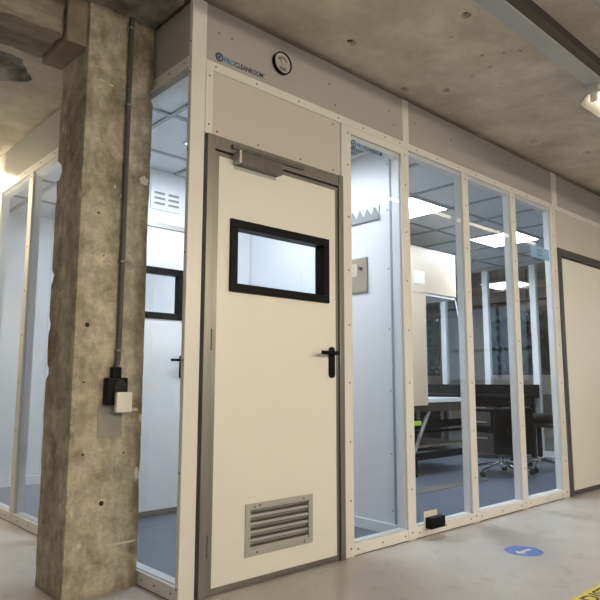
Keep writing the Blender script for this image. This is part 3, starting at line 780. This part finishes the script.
boxes('cross_rail', [(3.69, 4.64, BY0+.035, BY0+.075, .485, .56), (3.69, 4.64, BY0+.035, BY0+.075, .435, .46)], 'black', fb, .003)
box('lower_shelf', 3.69, 4.64, BY0+.08, BY1-.1, .285, .31, 'tan', fb, .003)
box('drawer_pedestal', 3.33, 3.60, BY0+.05, BY1-.3, .03, .70, 'darkwood', fb, .004)
box('base_rail', 3.60, 4.66, BY0+.03, BY0+.07, .17, .24, 'black', fb, .003)
tp = tag(box('green_tape', 3.585, 3.68, BY0-.04, BY0-.002, .525, .568, 'green', None, .003), 'lime green roll of tape beside the flow bench leg', 'tape')

# black long workbench by the end wall
bk = empty('workbench', (5.9, 2.6, .008), 'long black workbench in front of the glass end wall', 'table')
box('tabletop', 5.60, 6.28, 1.45, 3.55, .76, .80, 'black', bk, .004)
box('back_upstand', 6.22, 6.28, 1.45, 3.55, .80, .93, 'black', bk, .003)
for x in (5.64, 6.18):
    for y in (1.50, 3.45): box('leg', x, x+.05, y, y+.05, .008, .76, 'black', bk, .003)
boxes('under_frame', [(5.65, 6.22, 1.51, 1.54, .66, .76), (5.65, 5.68, 1.54, 3.45, .66, .76)], 'black', bk)
dr = box('drawer_unit', 5.66, 6.16, 1.70, 2.20, .06, .70, 'darkwood', bk, .005)
box('drawer_unit', 5.66, 6.16, 2.9, 3.38, .06, .70, 'darkwood', bk, .005)
for z in (.25, .45, .63): box('drawer_handle', 5.645, 5.66, 1.86, 2.04, z, z+.012, 'alu', dr)

def star_base(root, cx, cy, r, ph, n=5):
    bm = bmesh.new(); z0 = .008
    for k in range(n):
        a = ph+2*PI*k/n; dx, dy = math.cos(a), math.sin(a)
        leg = bmesh.new()
        add_tube(leg, [(cx+dx*.02, cy+dy*.02, z0+.115), (cx+dx*r*.5, cy+dy*r*.5, z0+.098), (cx+dx*r, cy+dy*r, z0+.062)], .019, 10, .013)
        from_bm('star_leg', leg, 'chrome', root)
    for k in range(n):
        a = ph+2*PI*k/n; x, y = cx+math.cos(a)*r, cy+math.sin(a)*r
        cs = bmesh.new()
        for s in (-1, 1):
            add_lathe(cs, [(0, -.009), (.022, -.009), (.026, 0), (.022, .009), (0, .009)], (x+s*.013*1, y, z0+.0262), 'X', 16)
        add_tube(cs, [(x, y, z0+.03), (x, y, z0+.062)], .008, 8)
        from_bm('caster', cs, 'blackmat', root)
    lathe('hub', [(0, z0+.075), (.032, z0+.075), (.032, z0+.135), (.024, z0+.15), (0, z0+.15)], (cx, cy, 0), 'chrome', root, 'Z', 20)

# office chair
cx, cy = 4.52, 1.02
oc = empty('office_chair', (cx, cy, .008), 'black office chair with chrome star base behind the third window', 'chair')
star_base(oc, cx, cy, .30, .45)
lathe('gas_lift', [(0, .15), (.024, .15), (.024, .36), (.017, .36), (.017, .44), (0, .44)], (cx, cy, 0), 'greymetal', oc, 'Z', 18)
def cushion(name, x0, x1, y0, y1, z0, z1, mat, parent, rot=None, piv=None):
    bm = bmesh.new(); add_box(bm, x0, x1, y0, y1, z0, z1, min(z1-z0, y1-y0, x1-x0)*.42, rot, piv, 4)
    return from_bm(name, bm, mat, parent, smooth=True)
cushion('seat', cx-.23, cx+.23, cy-.22, cy+.22, .44, .52, 'black', oc)
rot = Matrix.Rotation(math.radians(-35), 3, 'Z'); pv = Vector((cx, cy, 0))
cushion('backrest', cx-.20, cx+.22, cy-.29, cy-.235, .24, .70, 'black', oc, rot, pv)
for s in (-.24, .24):
    bm = bmesh.new(); add_tube(bm, [(cx+s, cy-.05, .47), (cx+s*1.1, cy-.05, .50), (cx+s*1.1, cy-.05, .66), (cx+s*1.1, cy+.05, .67)], .012, 8)
    from_bm('arm_support', bm, 'black', oc)
for s in (-1, 1): cushion('armrest', cx+s*.264-.035, cx+s*.264+.035, cy-.12, cy+.14, .66, .69, 'black', oc)
tg = box('paper_tag', cx-.20, cx-.11, cy-.33, cy-.327, .33, .47, 'whiteplastic', oc)
# lab stool
sx, sy = 5.12, .90
ls_ = empty('lab_stool', (sx, sy, .008), 'black lab stool with chrome base behind the fourth window', 'stool')
star_base(ls_, sx, sy, .27, .9)
lathe('gas_lift', [(0, .15), (.026, .15), (.026, .50), (0, .50)], (sx, sy, 0), 'black', ls_, 'Z', 18)
bm = bmesh.new(); add_lathe(bm, [(0, .50), (.12, .50), (.18, .53), (.205, .565), (.20, .60), (.17, .612), (0, .615)], (sx, sy, 0), 'Z', 32)
from_bm('seat', bm, 'black', ls_, smooth=True)
lathe('seat_plate', [(0, .47), (.07, .47), (.12, .50), (0, .50)], (sx, sy, 0), 'black', ls_, 'Z', 20)
tube('height_lever', [(sx+.02, sy, .48), (sx+.13, sy-.10, .475), (sx+.17, sy-.13, .47)], .006, 'black', ls_, 8)
# flat strip standing in for a grey brown reflection on the vinyl
tag(box('reflection_strip', 2.35, 4.05, .90, 1.05, .008, .013, 'strip', None, .002), 'grey brown reflection laid as a flat strip across the blue vinyl floor', 'strip')

# ------------------------------------------------------------------ hall beyond the end wall
pp = tag(tube('hall_pipe', [(8.3, -1.5, 2.23), (8.3, 2.0, 2.23), (8.3, 6.8, 2.23)], .085, 'brownpipe', None, 20), 'thick brown lagged pipe crossing above the far windows', 'pipe')
for y in (-.5, 2.6, 4.6): tube('hanger_rod', [(8.3, y, 2.30), (8.3, y, HZ)], .008, 'darkframe', pp, 8)
tim = tag(box('timber_joist', 7.7, 7.8, 1.0, 6.5, 2.43, 2.50, 'wood', None, .004), 'pale timber batten hung beneath the ceiling beyond the end wall', 'timber')
for y in (1.3, 4.0, 6.2): box('hanger_strap', 7.74, 7.76, y, y+.03, 2.50, HZ, 'darkframe', tim)
sl = led_panel(7.0, 2.1, 2.47, 'suspended white led panel beyond the glass end wall', 'led_hall', .62, 'suspended hall panels')
for x in (7.06, 7.56):
    for y in (2.16, 2.66): tube('suspension_wire', [(x, y, 2.478), (x, y, HZ)], .003, 'alu', sl, 6)
rd = tag(boxes('hall_radiator', [(9.36, 9.44, 2.3, 4.2, .15, .75)], 'greymetal', None, .01), 'low grey radiator under the far hall window', 'radiator')
for y in (2.6, 3.9): box('foot', 9.37, 9.43, y, y+.04, 0, .15, 'greymetal', rd)

# ------------------------------------------------------------------ hall lamps and trunking
t1 = empty('cable_trunking', (0, -1.06, 2.70), 'blue grey cable trunking under the ceiling in front of the fascia', 'trunking')
box('duct', -4.5, 5.9, -1.105, -1.015, 2.70, 2.765, 'trunk', t1, .002)
boxes('side_lip', [(-4.5, 5.9, -1.155, -1.105, 2.715, 2.765)], 'lip', t1, .001)
for x in (-3, -.6, 2.9, 4.9): tube('hanger_rod', [(x, -1.06, 2.765), (x, -1.06, HZ)], .006, 'alu', t1, 8)
t2 = empty('cable_trunking', (0, -1.47, 2.70), 'second cable trunking above the lamp line, nearer the hall', 'trunking')
box('duct', -4.5, 5.9, -1.50, -1.385, 2.70, 2.765, 'trunk', t2, .002)
for x in (-3, -.6, 2.0, 4.9): tube('hanger_rod', [(x, -1.44, 2.765), (x, -1.44, HZ)], .006, 'alu', t2, 8)

def batten(x0, y, z, ln, label, group='fluorescent hall battens', zc=None, drop=.012, tm='tube', shade=True):
    """open reflector luminaire along X with one tube"""
    t = empty('fluorescent_lamp', (x0+ln/2, y, z), label, 'lamp', group)
    box('housing', x0, x0+ln, y-.03, y+.03, z+.035, z+.0795, 'trunk_side', t, .003)
    bm = bmesh.new()
    for s in ((-1, 1) if shade else ()):
        P = [(y+s*.028, z+.036), (y+s*.078, z-drop), (y+s*.082, z-drop), (y+s*.032, z+.040)]
        a = [bm.verts.new((x0, p, q)) for p, q in P]; b_ = [bm.verts.new((x0+ln, p, q)) for p, q in P]
        bm.faces.new(a); bm.faces.new(b_[::-1])
        for k in range(4): bm.faces.new((a[k], a[(k+1) % 4], b_[(k+1) % 4], b_[k]))
    if shade: from_bm('reflector', bm, 'reflector', t)
    else: bm.free()
    tube('tube', [(x0+.03, y, z+.004), (x0+ln-.03, y, z+.004)], .016, tm, t, 12)
    for x in (x0, x0+ln-.03): box('lamp_holder', x, x+.03, y-.018, y+.018, z-.016, z+.036, 'whiteplastic', t, .002)
    if zc:
        for x in (x0+.2, x0+ln-.2): tube('hanger_rod', [(x, y, z+.08), (x, y, zc)], .005, 'alu', t, 8)
    return t
batten(2.10, -1.045, 2.62, 1.70, 'lit fluorescent batten under the trunking, nearest the camera', drop=.016, tm='tube_near')
batten(3.85, -1.045, 2.62, 1.75, 'lit fluorescent batten under the trunking, past the second door', drop=.016, tm='tube_near')
for k, (x, y) in enumerate([(-2.0, -5.8), (.2, -5.8), (2.4, -5.8)]):
    batten(x, y, 2.45 if k != 1 else 2.32, 1.75, 'lit fluorescent batten behind the camera, ' + ['first', 'second', 'third'][k] + ' from the column side', zc=HZ, shade=(k != 1), drop=-.004, tm='tube' if k != 1 else 'tube_bare')
lo = batten(-.6, 0, 2.12, 1.2, 'unseen bare batten added to brighten the ceiling behind the concrete beam', zc=HZ, tm='tube_fill', shade=False)  # added lamp out of view, brightens the ceiling behind the beam
lo.location = (-.66, 2.62, 2.12); lo.rotation_euler = (0, 0, PI/2)
tl = batten(-.875, 0, 2.67, 1.75, 'lit fluorescent batten beside the cleanroom side fascia behind the column', zc=HZ, tm='tube_side', shade=False)
tl.location = (-.10, 3.80, 2.67); tl.rotation_euler = (0, 0, PI/2)

# ------------------------------------------------------------------ floor marks
fs = empty('floor_sticker', (1.922, -.575, 0), 'round blue floor sticker with a white arrow', 'sticker')
lathe('disc', [(0, 0), (.106, 0), (.106, .0012), (0, .0012)], (1.922, -.575, 0), 'blue', fs, 'Z', 48)
bm = bmesh.new()
tip, tail = Vector((1.844, -.577, .0)), Vector((1.988, -.583, 0))
def flat_poly(bm, pts, z0, z1):
    a = [bm.verts.new((x, y, z0)) for x, y in pts]; b_ = [bm.verts.new((x, y, z1)) for x, y in pts]
    bm.faces.new(a[::-1]); bm.faces.new(b_)
    for k in range(len(pts)): bm.faces.new((a[k], a[(k+1) % len(pts)], b_[(k+1) % len(pts)], b_[k]))
def arrow(bm, tip, tail, w, head, z0, z1):
    d = (tail-tip).normalized(); p = Vector((-d.y, d.x, 0))
    c = tip+d*head
    pts = [tip, c+p*head*.85, c+p*(head*.85-w*.9)+d*w*.2, tip+d*w*1.6+p*w*.5, tail+p*w*.5, tail-p*w*.5, tip+d*w*1.6-p*w*.5, c-p*(head*.85-w*.9)+d*w*.2, c-p*head*.85]
    flat_poly(bm, [(q.x, q.y) for q in pts], z0, z1)
arrow(bm, tip, tail, .021, .042, .0012, .0018)
from_bm('arrow', bm, 'whiteplastic', fs)
tpz = empty('floor_tape', (2.0, -1.165, 0), 'yellow floor tape with black lettering', 'tape')
box('tape', .40, 5.0, -1.222, -1.112, 0, .0012, 'yellow', tpz)
for x in (1.02, 2.06, 3.1):
    text('lettering', 'KEEP', 'ink', tpz, (x, -1.202, .0013), .27, .072, 'floor', .0003)
    text('lettering', 'DISTANCE', 'ink', tpz, (x+.34, -1.202, .0013), .58, .072, 'floor', .0003)

# ------------------------------------------------------------------ outdoors beyond the far windows
tag(box('outdoor_ground', 9.9, 40, -20, 25, -.8, -.6, 'ground'), 'open ground outside the far windows', 'ground', kind='structure')
def tree(x, y, h, rad, seed, label):
    random.seed(seed)
    t = empty('tree', (x, y, -.6), label, 'tree', 'trees outside the far windows')
    bm = bmesh.new(); add_tube(bm, [(x, y, -.6), (x+.1, y, h*.3), (x-.05, y+.1, h*.7)], .16, 9, .06)
    for k in range(5):
        a = k*1.3; add_tube(bm, [(x, y, h*.25+k*.2), (x+math.cos(a)*rad*.7, y+math.sin(a)*rad*.7, h*.45+k*.25)], .05, 6, .02)
    from_bm('trunk', bm, 'bark', t)
    bm = bmesh.new()
    cl = []
    for _ in range(46):
        a, q = 2*PI*random.random(), rad*.72*math.sqrt(random.random()); cl.append((q*math.cos(a), q*math.sin(a), h*(.12+.78*random.random())))
    for _ in range(3600):
        c = random.choice(cl)
        p = Vector((x+c[0]+random.uniform(-.28, .28), y+c[1]+random.uniform(-.28, .28), c[2]+random.gauss(0, .22)))
        a = Vector((random.gauss(0, 1), random.gauss(0, 1), random.gauss(0, 1))).normalized(); b_ = a.orthogonal().normalized()
        s = .11+.09*random.random()
        v = [bm.verts.new(p+a*s), bm.verts.new(p+b_*s*.5), bm.verts.new(p-a*s), bm.verts.new(p-b_*s*.5)]
        bm.faces.new(v)
    from_bm('foliage', bm, 'leaf', t)
tree(12.2, 4.75, 4.6, 1.25, 1, 'dark leafy tree outside the window seen through the end wall, nearest the glass')
tree(12.2, 2.1, 4.8, 1.2, 2, 'dark tree outside between the hall front and the tree nearest the glass')
tree(12.2, 8.3, 4.6, 1.1, 3, 'dark tree outside the window seen past the flow bench')
tree(15.6, 6.5, 6.0, 1.6, 4, 'tall dark tree behind the outside tree nearest the glass')
tree(15.6, 10.4, 6.0, 1.5, 5, 'tall dark tree behind the tree seen past the flow bench')
tree(12.2, -.6, 4.6, 1.2, 6, 'dark tree outside towards the hall front')

# ------------------------------------------------------------------ world, camera, colour
w = bpy.data.worlds.new('world'); S.world = w; w.use_nodes = True
bg = w.node_tree.nodes['Background']
bg.inputs['Color'].default_value = (.72, .82, 1.0, 1); bg.inputs['Strength'].default_value = 1.6

cam = bpy.data.cameras.new('camera'); co = bpy.data.objects.new('camera', cam); C.objects.link(co)
yaw, pitch, roll = math.radians(42.636), math.radians(7.587), math.radians(.1006)
f = Vector((math.sin(yaw)*math.cos(pitch), math.cos(yaw)*math.cos(pitch), math.sin(pitch)))
r0 = Vector((math.cos(yaw), -math.sin(yaw), 0)); u0 = r0.cross(f)
r1 = math.cos(roll)*r0+math.sin(roll)*u0; u1 = math.cos(roll)*u0-math.sin(roll)*r0
co.matrix_world = Matrix(((r1.x, u1.x, -f.x, -1.5229), (r1.y, u1.y, -f.y, -2.4292), (r1.z, u1.z, -f.z, .95), (0, 0, 0, 1)))
cam.sensor_width = 36; cam.sensor_height = 36; cam.lens = 36*620.51/600; cam.clip_start = .05; cam.clip_end = 200
S.camera = co
S.view_settings.view_transform = 'Standard'; S.view_settings.look = 'None'
S.view_settings.exposure = 0.0; S.view_settings.gamma = 1.0; S.view_settings.use_curve_mapping = False
S.cycles.use_denoising = True
S.cycles.max_bounces = 10; S.cycles.diffuse_bounces = 5; S.cycles.glossy_bounces = 5
S.cycles.transparent_max_bounces = 24; S.cycles.sample_clamp_indirect = 6.0
S.cycles.caustics_reflective = False
